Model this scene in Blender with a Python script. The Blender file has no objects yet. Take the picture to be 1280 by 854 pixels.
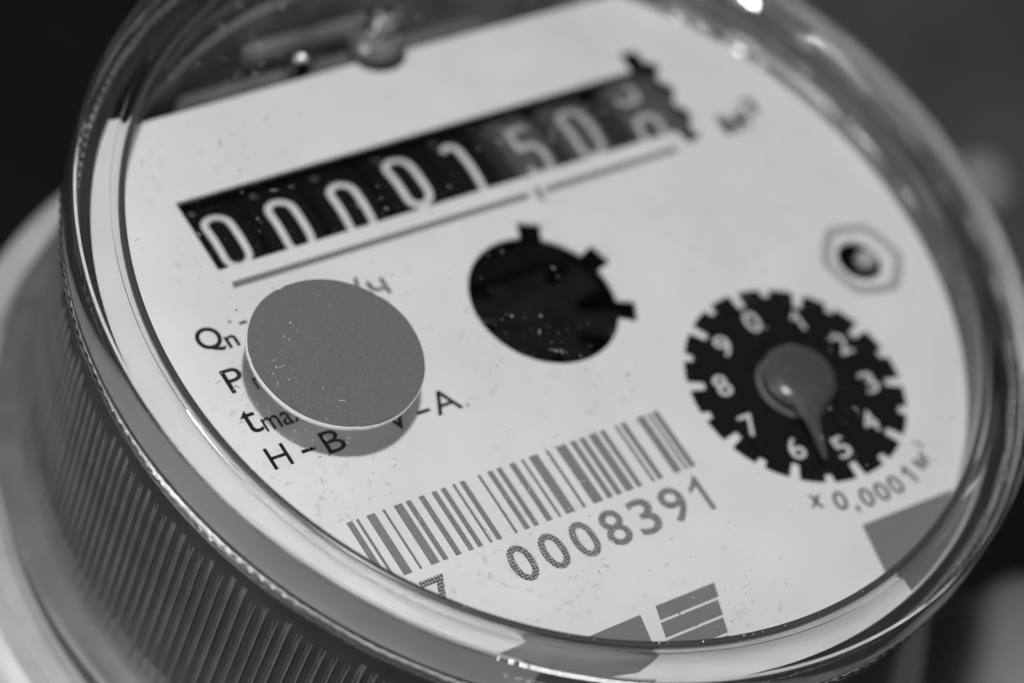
import bpy, bmesh, math, random
from mathutils import Matrix, Vector, noise as mnoise
random.seed(7)
S = bpy.context.scene
C = S.collection
PI = math.pi
# ------------------------------------------------------------------ camera
# scale: 1 unit = radius of the meter's dial plate (about 3.3 cm)
ROT = ((0.80453487, -0.51793932, 0.29062433),
       (-0.27157468, -0.75602047, -0.59555037),
       (0.5281769, 0.40021483, -0.74890403))
LOC = (-3.85769755, -2.88673674, 5.24863599)
cd = bpy.data.cameras.new('camera')
cam = bpy.data.objects.new('camera', cd)
C.objects.link(cam)
m = Matrix(ROT).transposed() @ Matrix(((1, 0, 0), (0, -1, 0), (0, 0, -1)))
cam.matrix_world = Matrix.Translation(LOC) @ m.to_4x4()
cd.sensor_width = 36.0
cd.lens = 4000.0 / 1280.0 * 36.0
cd.clip_end = 200
cd.clip_start = 0.05
cd.dof.use_dof = True
cd.dof.focus_distance = 6.59
cd.dof.aperture_fstop = 0.51
cd.dof.aperture_blades = 0
S.camera = cam
# ------------------------------------------------------------------ world, lamps, exposure
w = bpy.data.worlds.new('World'); S.world = w; w.use_nodes = True
w.node_tree.nodes['Background'].inputs[0].default_value = (1, 1, 1, 1)
w.node_tree.nodes['Background'].inputs[1].default_value = 0.025


def area(name, loc, target, size, power, shape='DISK'):
    l = bpy.data.lights.new(name, 'AREA'); l.shape = shape; l.size = size; l.energy = power
    o = bpy.data.objects.new(name, l); C.objects.link(o)
    o.location = loc
    o.rotation_euler = (Vector(target) - Vector(loc)).to_track_quat('-Z', 'Y').to_euler()
    return o


area('ceiling_lamp', (-3.3, -1.1, 9.0), (0, 0, 0), 0.6, 775)
area('overhead_fill', (-2.5, 0.5, 8.0), (0, 0, 0), 6.5, 45)  # large soft fill added overhead to lift the disc's shadow, no real panel
area('left_fill_light', (-9.5, 0.5, 0.9), (0, 0, -0.2), 5.5, 620)  # soft fill added from the left for collar, rim and body, no known window
area('side_fill_light', (-0.8, -7.0, 6.2), (0, 0, 0), 4.5, 110)  # unseen fill added on the near side to lighten the shadow
S.view_settings.view_transform = 'Standard'
S.view_settings.look = 'None'
S.view_settings.exposure = 0
S.view_settings.gamma = 1
S.render.engine = 'CYCLES'
S.cycles.max_bounces = 16
S.cycles.transmission_bounces = 12
S.cycles.transparent_max_bounces = 16
S.cycles.glossy_bounces = 6
S.cycles.use_denoising = True
S.cycles.sample_clamp_indirect = 60


# ------------------------------------------------------------------ materials (the photograph is black and white)
def mat(name, g, rough=0.5, spec=0.5, noise=0.0, nscale=40, bump=0.0, bscale=200, metal=0.0, coat=0.0):
    M = bpy.data.materials.new(name); M.use_nodes = True
    nt = M.node_tree; b = nt.nodes['Principled BSDF']
    b.inputs['Base Color'].default_value = (g, g, g, 1)
    b.inputs['Roughness'].default_value = rough
    b.inputs['Specular IOR Level'].default_value = spec
    b.inputs['Metallic'].default_value = metal
    b.inputs['Coat Weight'].default_value = coat
    tc = nt.nodes.new('ShaderNodeTexCoord')
    if noise:
        n = nt.nodes.new('ShaderNodeTexNoise'); n.inputs['Scale'].default_value = nscale
        n.inputs['Detail'].default_value = 5
        nt.links.new(tc.outputs['Object'], n.inputs['Vector'])
        mr = nt.nodes.new('ShaderNodeMapRange')
        mr.inputs['From Min'].default_value = 0.25; mr.inputs['From Max'].default_value = 0.75
        mr.inputs['To Min'].default_value = g * (1 - noise); mr.inputs['To Max'].default_value = g * (1 + noise)
        nt.links.new(n.outputs['Fac'], mr.inputs['Value'])
        nt.links.new(mr.outputs[0], b.inputs['Base Color'])
    if bump:
        n2 = nt.nodes.new('ShaderNodeTexNoise'); n2.inputs['Scale'].default_value = bscale
        n2.inputs['Detail'].default_value = 3
        nt.links.new(tc.outputs['Object'], n2.inputs['Vector'])
        bp = nt.nodes.new('ShaderNodeBump'); bp.inputs['Strength'].default_value = bump
        bp.inputs['Distance'].default_value = 0.004
        nt.links.new(n2.outputs['Fac'], bp.inputs['Height'])
        nt.links.new(bp.outputs[0], b.inputs['Normal'])
    return M


def dotted(name, g, bg, scale):
    """dot-matrix ink: small dots of ink on the plate's white"""
    M = mat(name, g, 0.6, 0.3)
    nt = M.node_tree; b = nt.nodes['Principled BSDF']
    tc = nt.nodes.new('ShaderNodeTexCoord')
    v = nt.nodes.new('ShaderNodeTexVoronoi'); v.inputs['Scale'].default_value = scale
    v.inputs['Randomness'].default_value = 0.15
    nt.links.new(tc.outputs['Object'], v.inputs['Vector'])
    mr = nt.nodes.new('ShaderNodeMapRange')
    mr.inputs['From Min'].default_value = 0.38; mr.inputs['From Max'].default_value = 0.55
    mr.inputs['To Min'].default_value = g; mr.inputs['To Max'].default_value = bg
    nt.links.new(v.outputs['Distance'], mr.inputs['Value'])
    nt.links.new(mr.outputs[0], b.inputs['Base Color'])
    return M


def clear_glass(name, rough=0.0, ior=1.49):
    M = bpy.data.materials.new(name); M.use_nodes = True
    nt = M.node_tree; nt.nodes.remove(nt.nodes['Principled BSDF'])
    g = nt.nodes.new('ShaderNodeBsdfGlass'); g.inputs['IOR'].default_value = ior
    g.inputs['Roughness'].default_value = rough
    g.inputs['Color'].default_value = (0.995, 0.995, 0.995, 1)
    tc = nt.nodes.new('ShaderNodeTexCoord')
    n = nt.nodes.new('ShaderNodeTexNoise'); n.inputs['Scale'].default_value = 9
    bp = nt.nodes.new('ShaderNodeBump'); bp.inputs['Strength'].default_value = 0.04
    bp.inputs['Distance'].default_value = 0.004
    nt.links.new(tc.outputs['Object'], n.inputs['Vector'])
    nt.links.new(n.outputs['Fac'], bp.inputs['Height'])
    nt.links.new(bp.outputs[0], g.inputs['Normal'])
    nt.links.new(g.outputs[0], nt.nodes['Material Output'].inputs[0])
    return M


def thin_pane(name):
    M = bpy.data.materials.new(name); M.use_nodes = True
    nt = M.node_tree; nt.nodes.remove(nt.nodes['Principled BSDF'])
    t = nt.nodes.new('ShaderNodeBsdfTransparent'); t.inputs[0].default_value = (0.985, 0.985, 0.985, 1)
    g = nt.nodes.new('ShaderNodeBsdfGlossy'); g.inputs['Roughness'].default_value = 0.03
    f = nt.nodes.new('ShaderNodeFresnel'); f.inputs['IOR'].default_value = 1.49
    # the same reflectance on the way in and on the way out (no total reflection inside a thin flat pane)
    ge = nt.nodes.new('ShaderNodeNewGeometry'); io = nt.nodes.new('ShaderNodeMapRange')
    io.inputs['To Min'].default_value = 1.49; io.inputs['To Max'].default_value = 1 / 1.49
    nt.links.new(ge.outputs['Backfacing'], io.inputs['Value']); nt.links.new(io.outputs[0], f.inputs['IOR'])
    mx = nt.nodes.new('ShaderNodeMixShader')
    nt.links.new(f.outputs[0], mx.inputs[0]); nt.links.new(t.outputs[0], mx.inputs[1]); nt.links.new(g.outputs[0], mx.inputs[2])
    nt.links.new(mx.outputs[0], nt.nodes['Material Output'].inputs[0])
    return M


M_plate = mat('white_plate', 0.73, 0.55, 0.3, noise=0.05, nscale=5, bump=0.12, bscale=160)
M_black = mat('black_ink', 0.014, 0.7, 0.12)
M_dialblack = mat('dial_black', 0.007, 0.7, 0.08, noise=0.4, nscale=60)
M_white = mat('white_ink', 0.72, 0.6, 0.3)
M_grey = mat('grey_ink', 0.19, 0.6, 0.3)
M_logo = mat('logo_grey', 0.19, 0.6, 0.3, noise=0.04, nscale=300)
M_hexgrey = mat('pale_grey_ink', 0.37, 0.6, 0.3)
M_dots = dotted('dot_matrix_ink', 0.075, 0.42, 135)
M_bars = mat('barcode_ink', 0.21, 0.6, 0.3, noise=0.25, nscale=220)
M_drum = mat('black_drum', 0.006, 0.6, 0.1)
M_drumg = mat('grey_drum', 0.085, 0.6, 0.2)
M_digit = mat('drum_digit', 0.74, 0.5, 0.3)
M_digitg = mat('grey_drum_digit', 0.50, 0.5, 0.3)
M_well = mat('dark_well', 0.004, 0.8, 0.03)
M_disc = mat('grey_disc', 0.118, 0.5, 0.3, noise=0.15, nscale=160, bump=0.25, bscale=420)
M_discedge = mat('disc_edge', 0.55, 0.5, 0.3)
M_pointer = mat('pointer_grey', 0.072, 0.24, 0.5)
M_wheel = mat('star_wheel', 0.007, 0.4, 0.25, noise=0.7, nscale=14)
M_glass = clear_glass('clear_plastic')
M_pane = thin_pane('clear_pane')
M_flange = mat('collar_flange', 0.095, 0.4, 0.5, noise=0.25, nscale=9)
M_collar = mat('dark_collar', 0.035, 0.32, 0.5, noise=0.25, nscale=7)
M_rib = mat('collar_rib', 0.095, 0.42, 0.5, noise=0.30, nscale=9)
M_mech = mat('mechanism_grey', 0.15, 0.4, 0.5, noise=0.3, nscale=10)
M_mechd = mat('mechanism_dark', 0.035, 0.35, 0.5, noise=0.3, nscale=12)
M_mech2 = mat('mechanism_mid', 0.17, 0.35, 0.5, noise=0.5, nscale=8)
M_darkrefl = mat('dark_reflection_ring', 0.05, 0.25, 0.5)  # dark of the rim's internal reflection, put into a colour
M_gloss = mat('glossy_plastic', 0.17, 0.06, 0.9, coat=1.0)
M_steel = mat('screw_metal', 0.55, 0.18, 0.5, metal=1.0)
M_body = mat('painted_body', 0.44, 0.4, 0.5, noise=0.08, nscale=14, bump=0.3, bscale=60)
M_ground = mat('dark_table', 0.006, 0.7, 0.2, noise=0.3, nscale=2)
M_board = mat('dark_grey_board', 0.09, 0.7, 0.3, noise=0.45, nscale=1.3)
M_fit = mat('fitting_grey', 0.20, 0.5, 0.4, noise=0.1, nscale=6)
M_dust = mat('dust', 0.40, 0.8, 0.2)
M_lint = mat('dark_lint', 0.08, 0.8, 0.2)


# ------------------------------------------------------------------ helpers
def link(name, me, material, parent=None):
    o = bpy.data.objects.new(name, me); C.objects.link(o)
    if material is not None:
        me.materials.clear(); me.materials.append(material)
    if parent is not None:
        o.parent = parent
    return o


def from_bm(name, bm, material, parent=None, smooth=False):
    me = bpy.data.meshes.new(name)
    bmesh.ops.recalc_face_normals(bm, faces=bm.faces)
    bm.to_mesh(me); bm.free()
    if smooth:
        me.shade_smooth()
    return link(name, me, material, parent)


def curve_mesh(polys, depth, z, bevel=0.0):
    """filled 2-D outlines (holes by nesting) given real thickness"""
    cu = bpy.data.curves.new('outline', 'CURVE'); cu.dimensions = '2D'; cu.fill_mode = 'BOTH'
    cu.extrude = depth / 2
    cu.bevel_depth = bevel
    for p in polys:
        s = cu.splines.new('POLY'); s.points.add(len(p) - 1)
        for i, (x, y) in enumerate(p):
            s.points[i].co = (x, y, 0, 1)
        s.use_cyclic_u = True
    o = bpy.data.objects.new('outline', cu); C.objects.link(o)
    dg = bpy.context.evaluated_depsgraph_get()
    me = bpy.data.meshes.new_from_object(o.evaluated_get(dg))
    bpy.data.objects.remove(o); bpy.data.curves.remove(cu)
    me.transform(Matrix.Translation((0, 0, z)))
    return me


def glyph_mesh(text, depth=0.0012, offset=0.0):
    cu = bpy.data.curves.new('glyph', 'FONT'); cu.body = text; cu.size = 1.0
    cu.extrude = depth / 2; cu.offset = offset; cu.resolution_u = 5
    o = bpy.data.objects.new('glyph', cu); C.objects.link(o)
    dg = bpy.context.evaluated_depsgraph_get()
    me = bpy.data.meshes.new_from_object(o.evaluated_get(dg))
    bpy.data.objects.remove(o); bpy.data.curves.remove(cu)
    return me


def text(name, s, box, material, parent, z=0.0008, rot=0.0, centre=None, weight=0.0, depth=0.0012, shear=0.0):
    """a printed word fitted to the box (x0, y0, x1, y1), or w x h about a centre when rotated"""
    me = glyph_mesh(s, depth, weight)
    xs = [v.co.x for v in me.vertices]; ys = [v.co.y for v in me.vertices]
    x0, x1, y0, y1 = min(xs), max(xs), min(ys), max(ys)
    if centre is None:
        cx, cy = (box[0] + box[2]) / 2, (box[1] + box[3]) / 2
        w_, h_ = box[2] - box[0], box[3] - box[1]
    else:
        cx, cy = centre; w_, h_ = box
    c, sn = math.cos(rot), math.sin(rot)
    for v in me.vertices:
        x = (v.co.x - (x0 + x1) / 2) / (x1 - x0) * w_
        y = (v.co.y - (y0 + y1) / 2) / (y1 - y0) * h_
        x += shear * y
        v.co = (cx + x * c - y * sn, cy + x * sn + y * c, z + v.co.z)
    return link(name, me, material, parent)


def lathe(name, prof, material, parent=None, n=180, closed=False, smooth=True, sharp=30, z=0.0, a0=0.0, a1=2 * PI):
    vs, fs = [], []
    full = abs(a1 - a0 - 2 * PI) < 1e-6
    k = n if full else n + 1
    for i in range(k):
        a = a0 + (a1 - a0) * i / n
        for r, h in prof:
            vs.append((r * math.cos(a), r * math.sin(a), h + z))
    L = len(prof)
    for i in range(n):
        j = (i + 1) % k
        for q in range(L if closed else L - 1):
            p = (q + 1) % L
            fs.append((i * L + q, j * L + q, j * L + p, i * L + p))
    me = bpy.data.meshes.new(name); me.from_pydata(vs, [], fs)
    bm = bmesh.new(); bm.from_mesh(me)
    bmesh.ops.remove_doubles(bm, verts=bm.verts, dist=1e-6)
    bmesh.ops.recalc_face_normals(bm, faces=bm.faces)
    for f in bm.faces:
        f.smooth = smooth
    for e in bm.edges:
        if len(e.link_faces) == 2 and e.calc_face_angle(0) > math.radians(sharp):
            e.smooth = False
    bm.to_mesh(me); bm.free()
    return link(name, me, material, parent)


def circle(cx, cy, r, n=96, a0=0.0):
    return [(cx + r * math.cos(a0 + 2 * PI * i / n), cy + r * math.sin(a0 + 2 * PI * i / n)) for i in range(n)]


def box_bm(bm, x0, x1, y0, y1, z0, z1, bev=0.0):
    r = bmesh.ops.create_cube(bm, size=1)
    for v in r['verts']:
        v.co = ((x0 + x1) / 2 + v.co.x * (x1 - x0), (y0 + y1) / 2 + v.co.y * (y1 - y0), (z0 + z1) / 2 + v.co.z * (z1 - z0))
    if bev:
        es = list({e for v in r['verts'] for e in v.link_edges})
        bmesh.ops.bevel(bm, geom=es, offset=bev, segments=2, affect='EDGES')


# ------------------------------------------------------------------ setting
bm = bmesh.new(); box_bm(bm, -40, 40, -40, 40, -3.4, -3.0)
g = from_bm('table', bm, M_ground); g['kind'] = 'structure'
me = curve_mesh([[(2.2, 0.75), (12, 0.4), (30, 30), (3, 30), (1.75, 3.0), (1.5, 1.5)]], 0.2, -2.6, 0.02)
g = link('backdrop_board', me, M_board); g['kind'] = 'structure'

# ------------------------------------------------------------------ the water meter
meter = bpy.data.objects.new('water_meter', None); C.objects.link(meter)
meter.location = (0, 0, 0)
meter['label'] = 'round water meter with white dial plate, digit window and clear ribbed cover'
meter['category'] = 'water meter'

# dial plate --------------------------------------------------------
CH = 0.733
PR = 1.064      # the plate runs on under the foot of the clear cover
aL = math.atan2(CH, -math.sqrt(PR * PR - CH * CH)); aR = math.atan2(CH, math.sqrt(PR * PR - CH * CH))
out = []
n = 200
for i in range(n + 1):
    a = aL + (2 * PI - (aL - aR)) * i / n
    out.append((PR * math.cos(a), PR * math.sin(a)))
# the straight cut, with the round notch for the screw post
for i in range(9):
    pass
nx, nr = -0.005, 0.062
for i in range(13):
    a = -0.15 - (PI - 0.3) * i / 12
    out.append((nx + 1.15 * nr * math.cos(a), CH + 0.012 + nr * 0.85 * math.sin(a)))
win = [(-0.688, 0.311), (0.578, 0.311), (0.590, 0.268), (0.640, 0.280),
       (0.628, 0.300), (0.630, 0.322), (0.650, 0.338), (0.651, 0.366), (0.633, 0.384), (0.634, 0.402), (0.655, 0.418),
       (0.655, 0.446), (0.637, 0.462), (0.638, 0.480), (0.659, 0.494), (0.657, 0.516), (0.632, 0.528), (0.634, 0.562),
       (0.578, 0.568), (0.575, 0.508), (-0.688, 0.508)]
hc = (-0.019, -0.007); hr = 0.177
hole = []
tabs = [67, 18, -28]
for i in range(360):
    a = i - 180
    inside = None
    for tdeg in tabs:
        if abs(a - tdeg) < 9.0:
            inside = tdeg
    r = 0.214 if inside is not None else hr
    if inside is not None:
        d = math.radians(a - inside)
        r = 0.219 / math.cos(d)
    hole.append((hc[0] + r * math.cos(math.radians(a)), hc[1] + r * math.sin(math.radians(a))))
hexc = (0.795, -0.172)
hexhole = circle(hexc[0], hexc[1], 0.057, 48)
plate = link('dial_plate', curve_mesh([out, win, hole, hexhole], 0.009, -0.0053, 0.0008), M_plate, meter)
plate['label'] = 'white dial plate printed in black and grey, cut straight along its far side'

# counter: housing and eight drums ----------------------------------
bm = bmesh.new()
box_bm(bm, -0.80, -0.72, 0.15, 0.68, -0.62, -0.024)
box_bm(bm, 0.70, 0.76, 0.15, 0.68, -0.62, -0.024)
box_bm(bm, -0.80, 0.76, 0.10, 0.15, -0.62, -0.024)
box_bm(bm, -0.80, 0.76, 0.66, 0.70, -0.62, -0.024)
box_bm(bm, -0.80, 0.76, 0.10, 0.70, -0.66, -0.62)
from_bm('counter_housing', bm, M_well, meter)
DR = 0.255; DY = 0.405; DZ = -0.040 - DR


def drum(xc, wd, material, label=None):
    bm = bmesh.new()
    seg = 64
    prof = [(-wd / 2, DR - 0.012), (-wd / 2 + 0.006, DR), (wd / 2 - 0.006, DR), (wd / 2, DR - 0.012)]
    rings = []
    for i in range(seg):
        a = 2 * PI * i / seg
        rings.append([bm.verts.new((xc + x, DY + r * math.sin(a), DZ + r * math.cos(a))) for x, r in prof])
    for i in range(seg):
        A, B = rings[i], rings[(i + 1) % seg]
        for q in range(3):
            bm.faces.new((A[q], A[q + 1], B[q + 1], B[q]))
    bm.faces.new([r[0] for r in rings]); bm.faces.new([r[-1] for r in rings])
    o = from_bm('number_drum', bm, material, meter)
    if label:
        o['label'] = label
    return o


ONE = [(0.34, 0.0), (0.34, 0.74), (0.04, 0.60), (0.04, 0.72), (0.26, 0.86), (0.38, 1.0), (0.50, 1.0), (0.50, 0.0)]


def figure_one(name, box, material, parent, z=0.0008, rot=0.0, centre=None):
    cx, cy = centre; w_, h_ = box
    c, sn = math.cos(rot), math.sin(rot)
    pts = []
    for x, y in ONE:
        x = (x - 0.27) / 0.46 * w_; y = (y - 0.5) * h_
        pts.append((cx + x * c - y * sn, cy + x * sn + y * c))
    return link(name, curve_mesh([pts], 0.0012, z), material, parent)


def arc(cx, cy, rx, ry, a0, a1, n=10):
    return [(cx + rx * math.cos(math.radians(a0 + (a1 - a0) * i / n)), cy + ry * math.sin(math.radians(a0 + (a1 - a0) * i / n))) for i in range(n + 1)]


# strokes in a cell 1 wide, 2.25 high centred on 0,0
NUM = {
    '0': [arc(0, .62, .42, .42, 180, 0) + arc(0, -.62, .42, .42, 0, -180) + [(-.42, .62)]],
    '1': [[(-.36, .86), (-.22, 1.0)] + arc(-.14, .78, .26, .26, 85, 0, 6) + [(.12, -1.10)]],
    '5': [[(.36, 1.02), (-.28, 1.02), (-.36, .18)] + arc(-.02, -.30, .42, .46, 130, -10) + arc(0, -.62, .42, .42, 0, -160)],
    '9': [arc(0, .5, .42, .5, 0, 360, 20) + [(.42, -.5)] + arc(0, -.62, .42, .42, 0, -160)],
    '3': [arc(0, .53, .4, .48, 150, -80) + arc(0, -.53, .42, .5, 80, -150)],
}


def stroke_to(bm, pts, width, fn):
    """a ribbon of real thickness along pts, mapped by fn(x, y, lift)"""
    P = [Vector((x, y)) for x, y in pts]
    Q = []
    for a, b in zip(P, P[1:]):
        k = max(1, int((b - a).length / 0.16))
        for i in range(k):
            Q.append(a.lerp(b, i / k))
    Q.append(P[-1])
    closed = (Q[0] - Q[-1]).length < 1e-4
    if closed:
        Q.pop()
    N = len(Q)
    L, R, LB, RB = [], [], [], []
    for i, p in enumerate(Q):
        a = Q[(i - 1) % N] if (closed or i > 0) else p
        b = Q[(i + 1) % N] if (closed or i < N - 1) else p
        d = (b - a).normalized(); nn = Vector((-d.y, d.x)) * width / 2
        q = p
        if not closed and i == 0:
            q = p - d * width * 0.3
        if not closed and i == N - 1:
            q = p + d * width * 0.3
        for lst, sg, lift in ((L, 1, .0016), (R, -1, .0016), (LB, 1, -.001), (RB, -1, -.001)):
            s = q + nn * sg
            lst.append(bm.verts.new(fn(s.x, s.y, lift)))
    rng = range(N) if closed else range(N - 1)
    for i in rng:
        j = (i + 1) % N
        bm.faces.new((L[i], R[i], R[j], L[j]))
        bm.faces.new((L[i], L[j], LB[j], LB[i]))
        bm.faces.new((R[i], RB[i], RB[j], R[j]))


def drum_digit(dr, ch, xc, yc, wd, hg, material, stroke=0.225):
    bm = bmesh.new()

    def fn(x, y, lift):
        s = (yc - DY) + y / 2.25 * hg
        a = s / DR
        return (xc + x * wd, DY + (DR + lift) * math.sin(a), DZ + (DR + lift) * math.cos(a))
    for st in NUM[ch]:
        stroke_to(bm, st, stroke, fn)
    from_bm('digit', bm, material, dr)


cells = [(-0.602, .405, '0', 0), (-0.443, .395, '0', 0), (-0.281, .392, '0', 0), (-0.113, .418, '0', 0), (0.045, .412, '1', 0),
         (0.222, .404, '5', 1), (0.378, .410, '0', 1)]
for i, (x, y, ch, grey) in enumerate(cells):
    d = drum(x, 0.150 if not grey else 0.118, M_drumg if grey else M_drum, 'grey number drum' if grey else None)
    drum_digit(d, ch, x, y, 0.072, 0.152, M_digitg if grey else M_digit)
    # neighbouring digit, rolled out of the window
    bm = bmesh.new()
    for sx in (-0.030,):
        bmesh.ops.create_circle(bm, cap_ends=True, segments=12, radius=0.007)
        for v in bm.verts:
            xx, yy = v.co.x, v.co.y
            a = (yy + 0.102) / DR
            v.co = (x + sx + xx, DY + (DR + .0015) * math.sin(a), DZ + (DR + .0015) * math.cos(a))
    from_bm('index_dot', bm, M_grey, d)
d = drum(0.606, 0.190, M_drumg, 'grey number drum turning between two digits')
drum_digit(d, '9', 0.556, .520, 0.072, 0.152, M_digitg)
drum_digit(d, '0', 0.556, .330, 0.072, 0.152, M_digitg)
bm = bmesh.new()
bmesh.ops.create_cone(bm, segments=32, radius1=0.05, radius2=0.05, depth=1.46, cap_ends=True)
bmesh.ops.rotate(bm, verts=bm.verts, matrix=Matrix.Rotation(PI / 2, 3, 'Y'))
bmesh.ops.translate(bm, verts=bm.verts, vec=(-0.02, DY, DZ))
from_bm('drum_shaft', bm, M_steel, meter, True)

# the lower lip of the window and the grey rule under it
link('rule_line', curve_mesh([[(-0.680, 0.257), (0.112, 0.254), (0.112, 0.270), (-0.676, 0.273)],
                              [(0.162, 0.254), (0.548, 0.256), (0.548, 0.271), (0.162, 0.270)]], 0.0012, 0.0008), M_grey, plate)
link('comma_mark', curve_mesh([[(0.131, 0.240), (0.144, 0.236), (0.150, 0.276), (0.134, 0.276)]], 0.0012, 0.0008), M_grey, plate)

# printed text at the left ------------------------------------------
text('printed_letter', 'Q', (-0.829, 0.119, -0.770, 0.186), M_black, plate, weight=0.012)
text('printed_letter', 'n', (-0.768, 0.118, -0.741, 0.149), M_black, plate, weight=0.012)
text('printed_mark', '-', (-0.716, 0.166, -0.698, 0.172), M_black, plate)
text('printed_mark', '.', (-0.738, 0.177, -0.730, 0.185), M_grey, plate)
text('printed_mark', '/', (-0.432, 0.122, -0.402, 0.192), M_black, plate)
text('printed_letter', 'ч', (-0.390, 0.128, -0.347, 0.172), M_black, plate)
text('printed_letter', 'P', (-0.822, 0.012, -0.778, 0.073), M_black, plate)
text('printed_letter', 'max', (-0.764, 0.002, -0.688, 0.034), M_black, plate)
text('printed_letter', 't', (-0.840, -0.094, -0.802, -0.034), M_black, plate, weight=-0.004)
text('printed_letter', 'max', (-0.800, -0.100, -0.700, -0.066), M_black, plate)
text('printed_letter', 'H', (-0.833, -0.190, -0.786, -0.135), M_black, plate)
text('printed_mark', '-', (-0.757, -0.175, -0.724, -0.167), M_black, plate)
text('printed_letter', 'B', (-0.702, -0.197, -0.655, -0.142), M_black, plate)
text('printed_letter', 'V', (-0.545, -0.197, -0.492, -0.142), M_black, plate)
text('printed_mark', '-', (-0.467, -0.178, -0.434, -0.170), M_black, plate)
text('printed_letter', 'A', (-0.424, -0.196, -0.358, -0.138), M_black, plate)
text('printed_mark', '.', (-0.350, -0.197, -0.343, -0.190), M_grey, plate)

# barcode -----------------------------------------------------------
bars = [(-0.7585, -0.7444), (-0.7356, -0.7291), (-0.7093, -0.689), (-0.6692, -0.6637), (-0.641, -0.6206), (-0.6106, -0.5984),
        (-0.5782, -0.5649), (-0.5455, -0.5332), (-0.5218, -0.51), (-0.4916, -0.4854), (-0.4731, -0.4606), (-0.4262, -0.4199),
        (-0.401, -0.3884), (-0.3769, -0.3649), (-0.3435, -0.3291), (-0.3123, -0.3059), (-0.2919, -0.2692), (-0.2469, -0.2397),
        (-0.2193, -0.1937), (-0.1811, -0.1672), (-0.1568, -0.1428), (-0.131, -0.1104), (-0.1001, -0.0873), (-0.0597, -0.0523),
        (-0.0433, -0.0298), (0.0017, 0.0214), (0.0314, 0.0383), (0.0449, 0.06)]
for a, b in bars:
    link('barcode_bar', curve_mesh([[(a, -0.516), (b, -0.516), (b, -0.360), (a, -0.360)]], 0.0012, 0.0008), M_bars, plate)
for k, ch in enumerate('0008391'):
    x = -0.482 + k * 0.0812
    wd = 0.060
    if ch == '1':
        figure_one('serial_digit', (0.034, 0.090), M_dots, plate, centre=(x + 0.018, -0.583))
        continue
    text('serial_digit', ch, (x + (0.008 if ch == '1' else 0), -0.630, x + (0.044 if ch == '1' else wd), -0.540), M_dots, plate, weight=0.012)
text('serial_digit', '7', (-0.690, -0.632, -0.630, -0.542), M_dots, plate, weight=0.012)

# emblem fragments near the lower rim --------------------------------
link('printed_square', curve_mesh([[(0.332, -0.789), (0.640, -0.797), (0.640, -0.985), (0.240, -0.985)]][:0] or
                                  [[(0.338, -0.790), (0.703, -0.793)] + [(1.060 * math.cos(math.radians(a)), 1.060 * math.sin(math.radians(a))) for a in range(-50, -76, -3)]],
                                  0.0012, 0.0008), M_logo, plate)
link('printed_wedge', curve_mesh([[(-0.700, -0.796), (-0.281, -0.790), (-0.297, -0.870), (-0.315, -0.930), (-0.42, -0.950)] +
                                  [(1.060 * math.cos(math.radians(a)), 1.060 * math.sin(math.radians(a))) for a in range(-119, -129, -3)]],
                                 0.0012, 0.0008), M_logo, plate)
for y0, y1, xa, xb in ((-0.785, -0.818, -0.236, -0.078), (-0.824, -0.859, -0.249, -0.095), (-0.865, -0.900, -0.262, -0.110), (-0.906, -0.94, -0.275, -0.124)):
    link('printed_stripe', curve_mesh([[(xa, y0), (xb, y0), (xb - 0.011, y1), (xa - 0.010, y1)]], 0.0012, 0.0008), M_logo, plate)

# small dial ---------------------------------------------------------
dc = (0.4208, -0.4164)
rd = 0.266
o_ = []
for i in range(720):
    a = i * 0.5
    r = rd
    k = round((a - 89.4) / 18.0)
    da = abs(a - 89.4 - 18 * k)
    long_ = (k % 2 == 0)
    hw = 2.5 if long_ else 2.3
    if da < hw:
        r = rd - (0.040 if long_ else 0.020)
    o_.append((dc[0] + r * math.cos(math.radians(a)), dc[1] + r * math.sin(math.radians(a))))
small = link('small_dial', curve_mesh([o_], 0.0012, 0.0008), M_dialblack, plate)
small['label'] = 'black small dial with white ticks and the digits 0 to 9'
for k in range(10):
    a = math.radians(89.4 - 36 * k)
    c_ = (dc[0] + 0.184 * math.cos(a), dc[1] + 0.184 * math.sin(a))
    wd = 0.037
    if k == 1:
        figure_one('dial_digit', (0.020, 0.052), M_white, plate, z=0.0022, centre=c_)
        continue
    text('dial_digit', str(k), (wd, 0.055), M_white, plate, z=0.0022, centre=c_, weight=0.0)
# curved legend
for ch, r, a, wd, hg in (('x', .318, -117.8, .030, .034), ('0', .315, -107.1, .032, .048), (',', .342, -101.0, .010, .018), ('0', .318, -94.8, .032, .048),
                         ('0', .318, -86.9, .032, .048), ('0', .320, -79.1, .032, .048), ('1', .322, -70.7, .022, .048), ('м', .328, -60.6, .036, .034), ('3', .306, -53.5, .018, .024)):
    c_ = (dc[0] + r * math.cos(math.radians(a)), dc[1] + r * math.sin(math.radians(a)))
    if ch == '1':
        figure_one('legend_character', (0.020, 0.048), M_black, plate, centre=c_, rot=math.radians((a + 90) * 0.75))
        continue
    text('legend_character', ch, (wd, hg), M_black if ch != '3' else M_grey, plate, centre=c_, rot=math.radians((a + 90) * 0.75), weight=0.002)
text('printed_letter', 'м', (0.700, 0.258, 0.780, 0.316), M_black, plate, weight=0.03)
text('printed_letter', '3', (0.788, 0.292, 0.828, 0.342), M_black, plate, weight=0.012)

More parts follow.
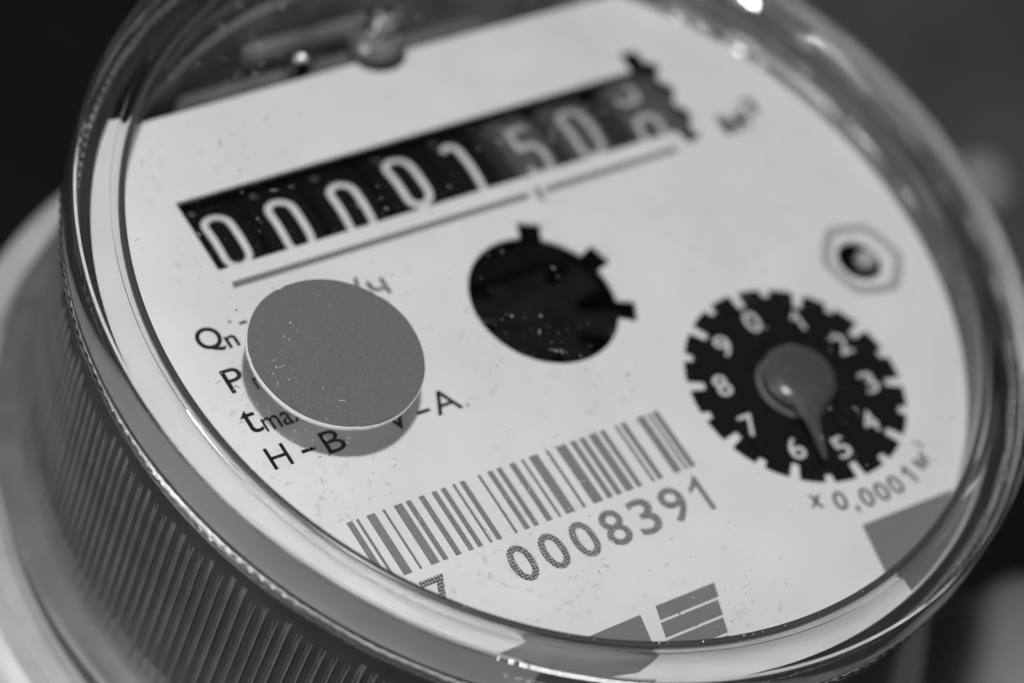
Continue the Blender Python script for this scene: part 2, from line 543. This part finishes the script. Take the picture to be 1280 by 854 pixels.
# pointer: a flat ring, a low dome and a tapering hand ----------------
pt = lathe('pointer', [(0, .068), (0.03, .0672), (0.058, .063), (0.078, .054), (0.087, .043), (0.088, .038), (0.0, .038)], M_pointer, meter, 64, sharp=60)
pt.location = (0.408, -0.420, 0)
hand_dir = math.atan2(-0.205, -0.078)
bm = bmesh.new()
Lh = 0.222
sec = [(0.045, 0.050), (0.085, 0.034), (0.12, 0.019), (0.16, 0.011), (Lh, 0.0045)]
prev = None
for x, hw in sec:
    ring = [bm.verts.new((x, -hw, .042)), bm.verts.new((x, hw, .042)), bm.verts.new((x, hw * .5, .053)), bm.verts.new((x, -hw * .5, .053))]
    if prev:
        for i in range(4):
            bm.faces.new((prev[i], prev[(i + 1) % 4], ring[(i + 1) % 4], ring[i]))
    else:
        bm.faces.new(ring)
    prev = ring
bm.faces.new(prev)
bmesh.ops.rotate(bm, verts=bm.verts, matrix=Matrix.Rotation(hand_dir, 3, 'Z'))
from_bm('hand', bm, M_pointer, pt, False)
hub = lathe('hub_ring', [(0.030, .002), (0.084, .002), (0.090, .008), (0.086, .014), (0.076, .014), (0.070, .008), (0.030, .010), (0.030, .037), (0, .037)], M_mech, pt, 64, sharp=50)

# hexagon seal screw ---------------------------------------------------
hx = []
for r in (0.111, 0.086):
    ring = []
    for i in range(6):
        a0 = math.radians(60 * i - 12); a1 = math.radians(60 * i + 48)
        for q in range(6):
            tt = q / 6
            x = (1 - tt) * math.cos(a0) + tt * math.cos(a1); y = (1 - tt) * math.sin(a0) + tt * math.sin(a1)
            bul = 1 + 0.05 * math.sin(PI * tt)
            ring.append((hexc[0] + 0.008 + r * x * bul, hexc[1] + r * y * bul))
    hx.append(ring)
link('hexagon_ring', curve_mesh(hx, 0.0012, 0.0008), M_hexgrey, plate)
bm = bmesh.new()
bmesh.ops.create_uvsphere(bm, u_segments=24, v_segments=16, radius=0.027)
bmesh.ops.translate(bm, verts=bm.verts, vec=(hexc[0] + 0.034, hexc[1] + 0.006, -0.024))
pn = from_bm('seal_pin', bm, M_hexgrey, meter, True)
lathe('seal_well', [(0.063, -0.012), (0.063, -0.12), (0, -0.12)], M_well, meter, 32).location = (hexc[0], hexc[1], 0)

# star wheel under the centre hole -------------------------------------
o_ = []
for k in range(8):
    a = 2 * PI * k / 8 + 0.3
    for da, r in ((-.26, .105), (-.19, .20), (.19, .20), (.26, .105)):
        o_.append((hc[0] + r * math.cos(a + da), hc[1] + r * math.sin(a + da)))
link('star_wheel', curve_mesh([o_], 0.02, -0.075, 0.004), M_wheel, meter)
lathe('wheel_well', [(0.235, -0.022), (0.235, -0.24), (0, -0.24)], M_well, meter, 64).location = (hc[0], hc[1], 0)

# mechanism showing past the straight edge of the plate ----------------
bm = bmesh.new(); box_bm(bm, -0.46, 0.40, 0.815, 0.868, -0.19, -0.12, 0.014)
from_bm('support_bridge', bm, M_mech, meter)
bm = bmesh.new(); box_bm(bm, -0.24, 0.20, 0.905, 0.945, -0.16, -0.10, 0.010)
from_bm('support_bridge', bm, M_mech2, meter)
bm = bmesh.new(); box_bm(bm, -0.66, -0.46, 0.60, 0.70, -0.26, -0.13, 0.012)
from_bm('support_bracket', bm, M_mech, meter)
bm = bmesh.new(); box_bm(bm, -0.40, -0.26, 0.68, 0.80, -0.24, -0.11, 0.012)
from_bm('support_bracket', bm, M_mech2, meter)
bm = bmesh.new(); box_bm(bm, -0.12, 0.14, 0.70, 0.80, -0.26, -0.14, 0.012)
from_bm('support_bracket', bm, M_mech, meter)
post = lathe('screw_post', [(0, 0.086), (0.022, .085), (.030, .078), (.032, .045), (.044, .036), (.048, .028), (.048, .004), (.056, -.004), (.060, -.014), (.060, -.05), (.050, -.06), (.050, -.34)], M_gloss, meter, 48, sharp=50)
post.location = (0.018, 0.790, 0)
lathe('screw', [(0, .098), (0.012, .097), (.016, .093), (.016, .08)], M_steel, post, 24, sharp=40)
lathe('glint_ring', [(0.033, .040), (0.046, .040), (.048, .044), (.046, .048), (.033, .048)], M_steel, post, 40, closed=True, sharp=60)  # steel ring added on the post to give a bright crescent glint
post = lathe('locating_pin', [(0, 0.0), (0.010, -.001), (0.019, -.006), (.026, -.015), (.028, -.03), (.028, -.3)], M_steel, meter, 32, sharp=80)
post.location = (-0.175, 0.808, 0.0)
seg = [(0.97 * math.cos(math.radians(a)), 0.97 * math.sin(math.radians(a))) for a in range(44, 137, 3)]
link('mechanism_plate', curve_mesh([seg], 0.03, -0.36, 0.003), M_mech2, meter)
# toothed wheel
o_ = []
for k in range(36):
    a = 2 * PI * k / 36
    for da, r in ((-.055, .155), (-.03, .18), (.03, .18), (.055, .155)):
        o_.append((-0.40 + r * math.cos(a + da), 0.74 + r * math.sin(a + da)))
link('gear_wheel', curve_mesh([o_, circle(-0.40, .74, .05, 24)], 0.03, -0.32, 0.002), M_mech, meter)
o_ = []
for k in range(28):
    a = 2 * PI * k / 28
    for da, r in ((-.07, .105), (-.04, .125), (.04, .125), (.07, .105)):
        o_.append((0.20 + r * math.cos(a + da), 0.86 + r * math.sin(a + da)))
link('gear_wheel', curve_mesh([o_, circle(.20, .86, .03, 24)], 0.03, -0.30, 0.002), M_mechd, meter)
lathe('mechanism_tray', [(0, -0.68), (0.97, -0.68), (0.98, -0.66), (0.98, -0.38), (0.984, -0.03), (1.0, -0.03), (1.0, -0.72)], M_mech2, meter, 160)

# clear cover ----------------------------------------------------------
rim = [(1.0000, 0.0030), (1.0000, 0.0900), (0.9960, 0.0960), (0.9850, 0.100), (0.9850, 0.1305), (0.9965, 0.1308), (1.0005, 0.1322), (1.0070, 0.1370), (1.0150, 0.1432), (1.0166, 0.1438), (1.0174, 0.1424), (1.0184, 0.1444), (1.0200, 0.1452), (1.050, 0.1545),
       (1.084, 0.1640), (1.094, 0.1665), (1.1000, 0.1645), (1.1025, 0.1600), (1.1035, 0.154), (1.106, 0.060), (1.1045, 0.052), (1.098, 0.048), (1.096, 0.040), (1.102, 0.034), (1.104, 0.026), (1.100, 0.014), (1.090, 0.0030)]
NS = 236
vs, fs = [], []
nn_ = NS * 4
for i in range(nn_):
    a = 2 * PI * i / nn_
    for r, h in rim:
        if 1.09 < r and h < 0.045:
            r += 0.0013 * math.sin(NS * a) + 0.0010 * math.sin(37 * a)
        vs.append((r * math.cos(a), r * math.sin(a), h))
L = len(rim)
for i in range(nn_):
    j = (i + 1) % nn_
    for q in range(L):
        p = (q + 1) % L
        fs.append((i * L + q, j * L + q, j * L + p, i * L + p))
me = bpy.data.meshes.new('clear_cover'); me.from_pydata(vs, [], fs)
bm = bmesh.new(); bm.from_mesh(me)
bmesh.ops.recalc_face_normals(bm, faces=bm.faces)
for f in bm.faces:
    f.smooth = True
for e in bm.edges:
    if len(e.link_faces) == 2 and e.calc_face_angle(0) > math.radians(32):
        e.smooth = False
bm.to_mesh(me); bm.free()
cover = link('clear_cover', me, M_glass, meter)
cover['label'] = 'clear plastic cover rim'
bm = bmesh.new()
bmesh.ops.create_cone(bm, segments=256, radius1=0.9835, radius2=0.9835, depth=0.030, cap_ends=True)
bmesh.ops.translate(bm, verts=bm.verts, vec=(0, 0, 0.115))
pane = from_bm('clear_pane', bm, M_pane, cover)

lathe('dark_reflection_ring', [(0.9836, 0.1300), (0.9840, 0.1345), (0.9880, 0.1362), (0.9935, 0.1362), (0.9968, 0.1345), (0.9972, 0.1300)], M_darkrefl, cover, 256, closed=True, sharp=50)  # added ring imitating the dark total reflection along the rim's inner edge
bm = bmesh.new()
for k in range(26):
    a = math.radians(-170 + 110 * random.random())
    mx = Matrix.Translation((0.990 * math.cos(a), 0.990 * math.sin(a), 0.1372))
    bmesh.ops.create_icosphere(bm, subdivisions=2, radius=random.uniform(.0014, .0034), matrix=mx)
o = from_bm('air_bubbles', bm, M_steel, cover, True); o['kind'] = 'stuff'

# ribbed collar --------------------------------------------------------
collar = lathe('ribbed_collar', [(1.002, -0.034), (1.067, -0.034), (1.067, -0.001), (1.086, -0.001), (1.090, -0.006), (1.087, -0.03), (1.080, -0.12), (1.073, -0.28), (1.068, -0.42), (1.066, -0.54), (1.002, -0.54)],
               M_collar, meter, 256, sharp=35)
lathe('collar_flange', [(1.002, -0.542), (1.0655, -0.542), (1.068, -0.59), (1.080, -0.618), (1.108, -0.630),
                        (1.126, -0.640), (1.132, -0.652), (1.128, -0.668), (1.105, -0.69), (1.09, -0.74), (1.002, -0.74)], M_flange, collar, 256, sharp=35)
NR = 236
bm = bmesh.new()
levels = [(-0.045, 1.085, .0005, .0095), (-0.12, 1.080, .0065, .0098), (-0.28, 1.073, .0070, .0097), (-0.42, 1.068, .0060, .0094), (-0.50, 1.066, .0045, .009), (-0.56, 1.066, .0025, .008), (-0.61, 1.072, .000, .006)]
rings = []
for z, r, off, hw in levels:
    prof = [(-0.004, -hw), (off, -hw * .60), (off * .35, -hw * .02), (off * .35, hw * .10), (off * .85, hw * .55), (-0.004, hw)]
    rings.append([bm.verts.new((r + q, t, z)) for q, t in prof])
for A, B in zip(rings, rings[1:]):
    for i in range(5):
        bm.faces.new((A[i], A[i + 1], B[i + 1], B[i]))
bm.faces.new(rings[0]); bm.faces.new(rings[-1])
rib0 = from_bm('rib', bm, M_rib, collar)
for k in range(1, NR):
    r_ = rib0.copy(); C.objects.link(r_); r_.parent = collar
    r_.rotation_euler = (0, 0, 2 * PI * (k + random.uniform(-.06, .06)) / NR)
    q = random.uniform(.9978, 1.0006); r_.scale = (q, random.uniform(.85, 1.06), random.uniform(.97, 1.0))

# body under the collar ------------------------------------------------
body = lathe('meter_body', [(1.00, -0.76), (1.10, -0.76), (1.105, -0.80), (1.140, -0.82), (1.160, -0.775), (1.205, -0.765), (1.232, -0.79), (1.240, -0.84), (1.235, -1.0), (1.25, -1.05),
                            (1.28, -1.3), (1.20, -1.8), (0.95, -2.4), (0.7, -2.98), (0, -2.98)], M_body, meter, 192, sharp=50)

# ------------------------------------------------------------------ loose disc on the pane
disc = bpy.data.objects.new('grey_disc', None); C.objects.link(disc); disc.location = (-0.640, -0.049, 0.1305)
disc['label'] = 'flat grey round disc lying on the clear cover above the printed ratings'
disc['category'] = 'disc'
lathe('disc_base', [(0, 0.0), (0.1915, 0.0), (0.1925, 0.002), (0.1925, 0.0095), (0.191, 0.0115), (0, 0.0115)], M_discedge, disc, 256, sharp=60)
df = lathe('disc_face', [(0, 0.0116), (0.1900, 0.0116), (0.1905, 0.0125), (0.1900, 0.0140), (0, 0.0142)], M_disc, disc, 256, sharp=60)
db = [c for c in disc.children if c.name == 'disc_base'][0]
for o_d in (df, db):        # the cut edge wanders a little and has small nicks
    for v in o_d.data.vertices:
        r = math.hypot(v.co.x, v.co.y)
        if r > .18:
            a = math.atan2(v.co.y, v.co.x)
            k = 1 + (.0008 * math.sin(3 * a + 1) + .0005 * math.sin(7 * a)) / r
            for na, dp in ((1.75, .0025), (1.72, .0015), (.55, .003), (4.4, .0015), (2.9, .002)):
                k -= dp / r * math.exp(-((a % (2 * PI) - na) / .018) ** 2)
            v.co.x *= k; v.co.y *= k

# ------------------------------------------------------------------ blurred fittings around the meter
def fitting(name, loc, r, label, cat, rot):
    e = bpy.data.objects.new(name, None); C.objects.link(e); e.location = loc; e.rotation_euler = rot
    e['label'] = label; e['category'] = cat
    lathe('cap', [(0, r * .8), (r * .55, r * .76), (r * .85, r * .6), (r, r * .3), (r, -r * .2)], M_fit, e, 64, sharp=60)
    lathe('collar', [(r * 1.02, -r * .2), (r * 1.1, -r * .25), (r * 1.1, -r * 1.2), (r, -r * 1.3), (0, -r * 1.3)], M_fit, e, 64, sharp=50)
    return e


fitting('pipe_cap', (1.60, -0.98, -1.45), 0.42, 'pale grey rounded cap out of focus below the right rim', 'cap', (0.2, 0.3, 0))
fitting('small_fitting', (1.97, 0.31, -0.75), 0.10, 'small pale fitting out of focus behind the right rim', 'fitting', (0.4, 0.2, 0))

# ------------------------------------------------------------------ dust and lint on the cover
def specks(name, n, material, rmin, rmax, fibre, label, z0):
    vs, fs = [], []
    for i in range(n):
        r = 0.97 * math.sqrt(random.random()); a = random.random() * 2 * PI
        cx, cy = r * math.cos(a), r * math.sin(a)
        dens = mnoise.noise(Vector((cx * 3.1, cy * 3.1, 4.0))) + 0.6 * mnoise.noise(Vector((cx * 11, cy * 11, 9.0)))
        if random.random() > 0.35 + 1.3 * dens:
            continue
        if math.hypot(cx - .42, cy + .416) < .28 and random.random() < .65:
            continue
        if math.hypot(cx + .64, cy + .049) < .195 and random.random() < .45:
            continue
        if math.hypot(cx + .64, cy + .049) < .195:
            z = z0 + 0.0143
            if math.hypot(cx + .64, cy + .049) > .185:
                continue
        else:
            z = z0
        if random.random() < fibre:
            L = random.uniform(.008, .022); th = random.uniform(.0006, .0011); an = random.random() * 2 * PI; cur = random.uniform(-2.5, 2.5)
            b = len(vs); k = 6; x, y = cx, cy
            for q in range(k):
                nx_, ny_ = -math.sin(an), math.cos(an)
                vs.append((x + nx_ * th, y + ny_ * th, z)); vs.append((x - nx_ * th, y - ny_ * th, z)); vs.append((x, y, z + th * 1.5))
                x += math.cos(an) * L / k; y += math.sin(an) * L / k; an += cur / k
            for q in range(k - 1):
                p = b + 3 * q
                fs += [(p, p + 3, p + 5, p + 2), (p + 2, p + 5, p + 4, p + 1)]
        else:
            s = rmin + (rmax - rmin) * random.random() ** 4
            b = len(vs); k = 5
            for q in range(k):
                aa = 2 * PI * q / k + random.random(); rr = s * random.uniform(.5, 1.2)
                vs.append((cx + rr * math.cos(aa), cy + rr * math.sin(aa), z))
            vs.append((cx, cy, z + s * .7))
            fs += [(b + q, b + (q + 1) % k, b + k) for q in range(k)]
    me = bpy.data.meshes.new(name); me.from_pydata(vs, [], fs)
    o = link(name, me, material); o['kind'] = 'stuff'; o['label'] = label; o['category'] = 'dust'
    return o


specks('pale_dust', 6500, M_dust, .0008, .0034, .10, 'pale dust specks and fibres scattered over the clear cover', .1308)
specks('dark_lint', 330, M_lint, .0008, .0036, .35, 'dark lint specks scattered over the clear cover', .1308)
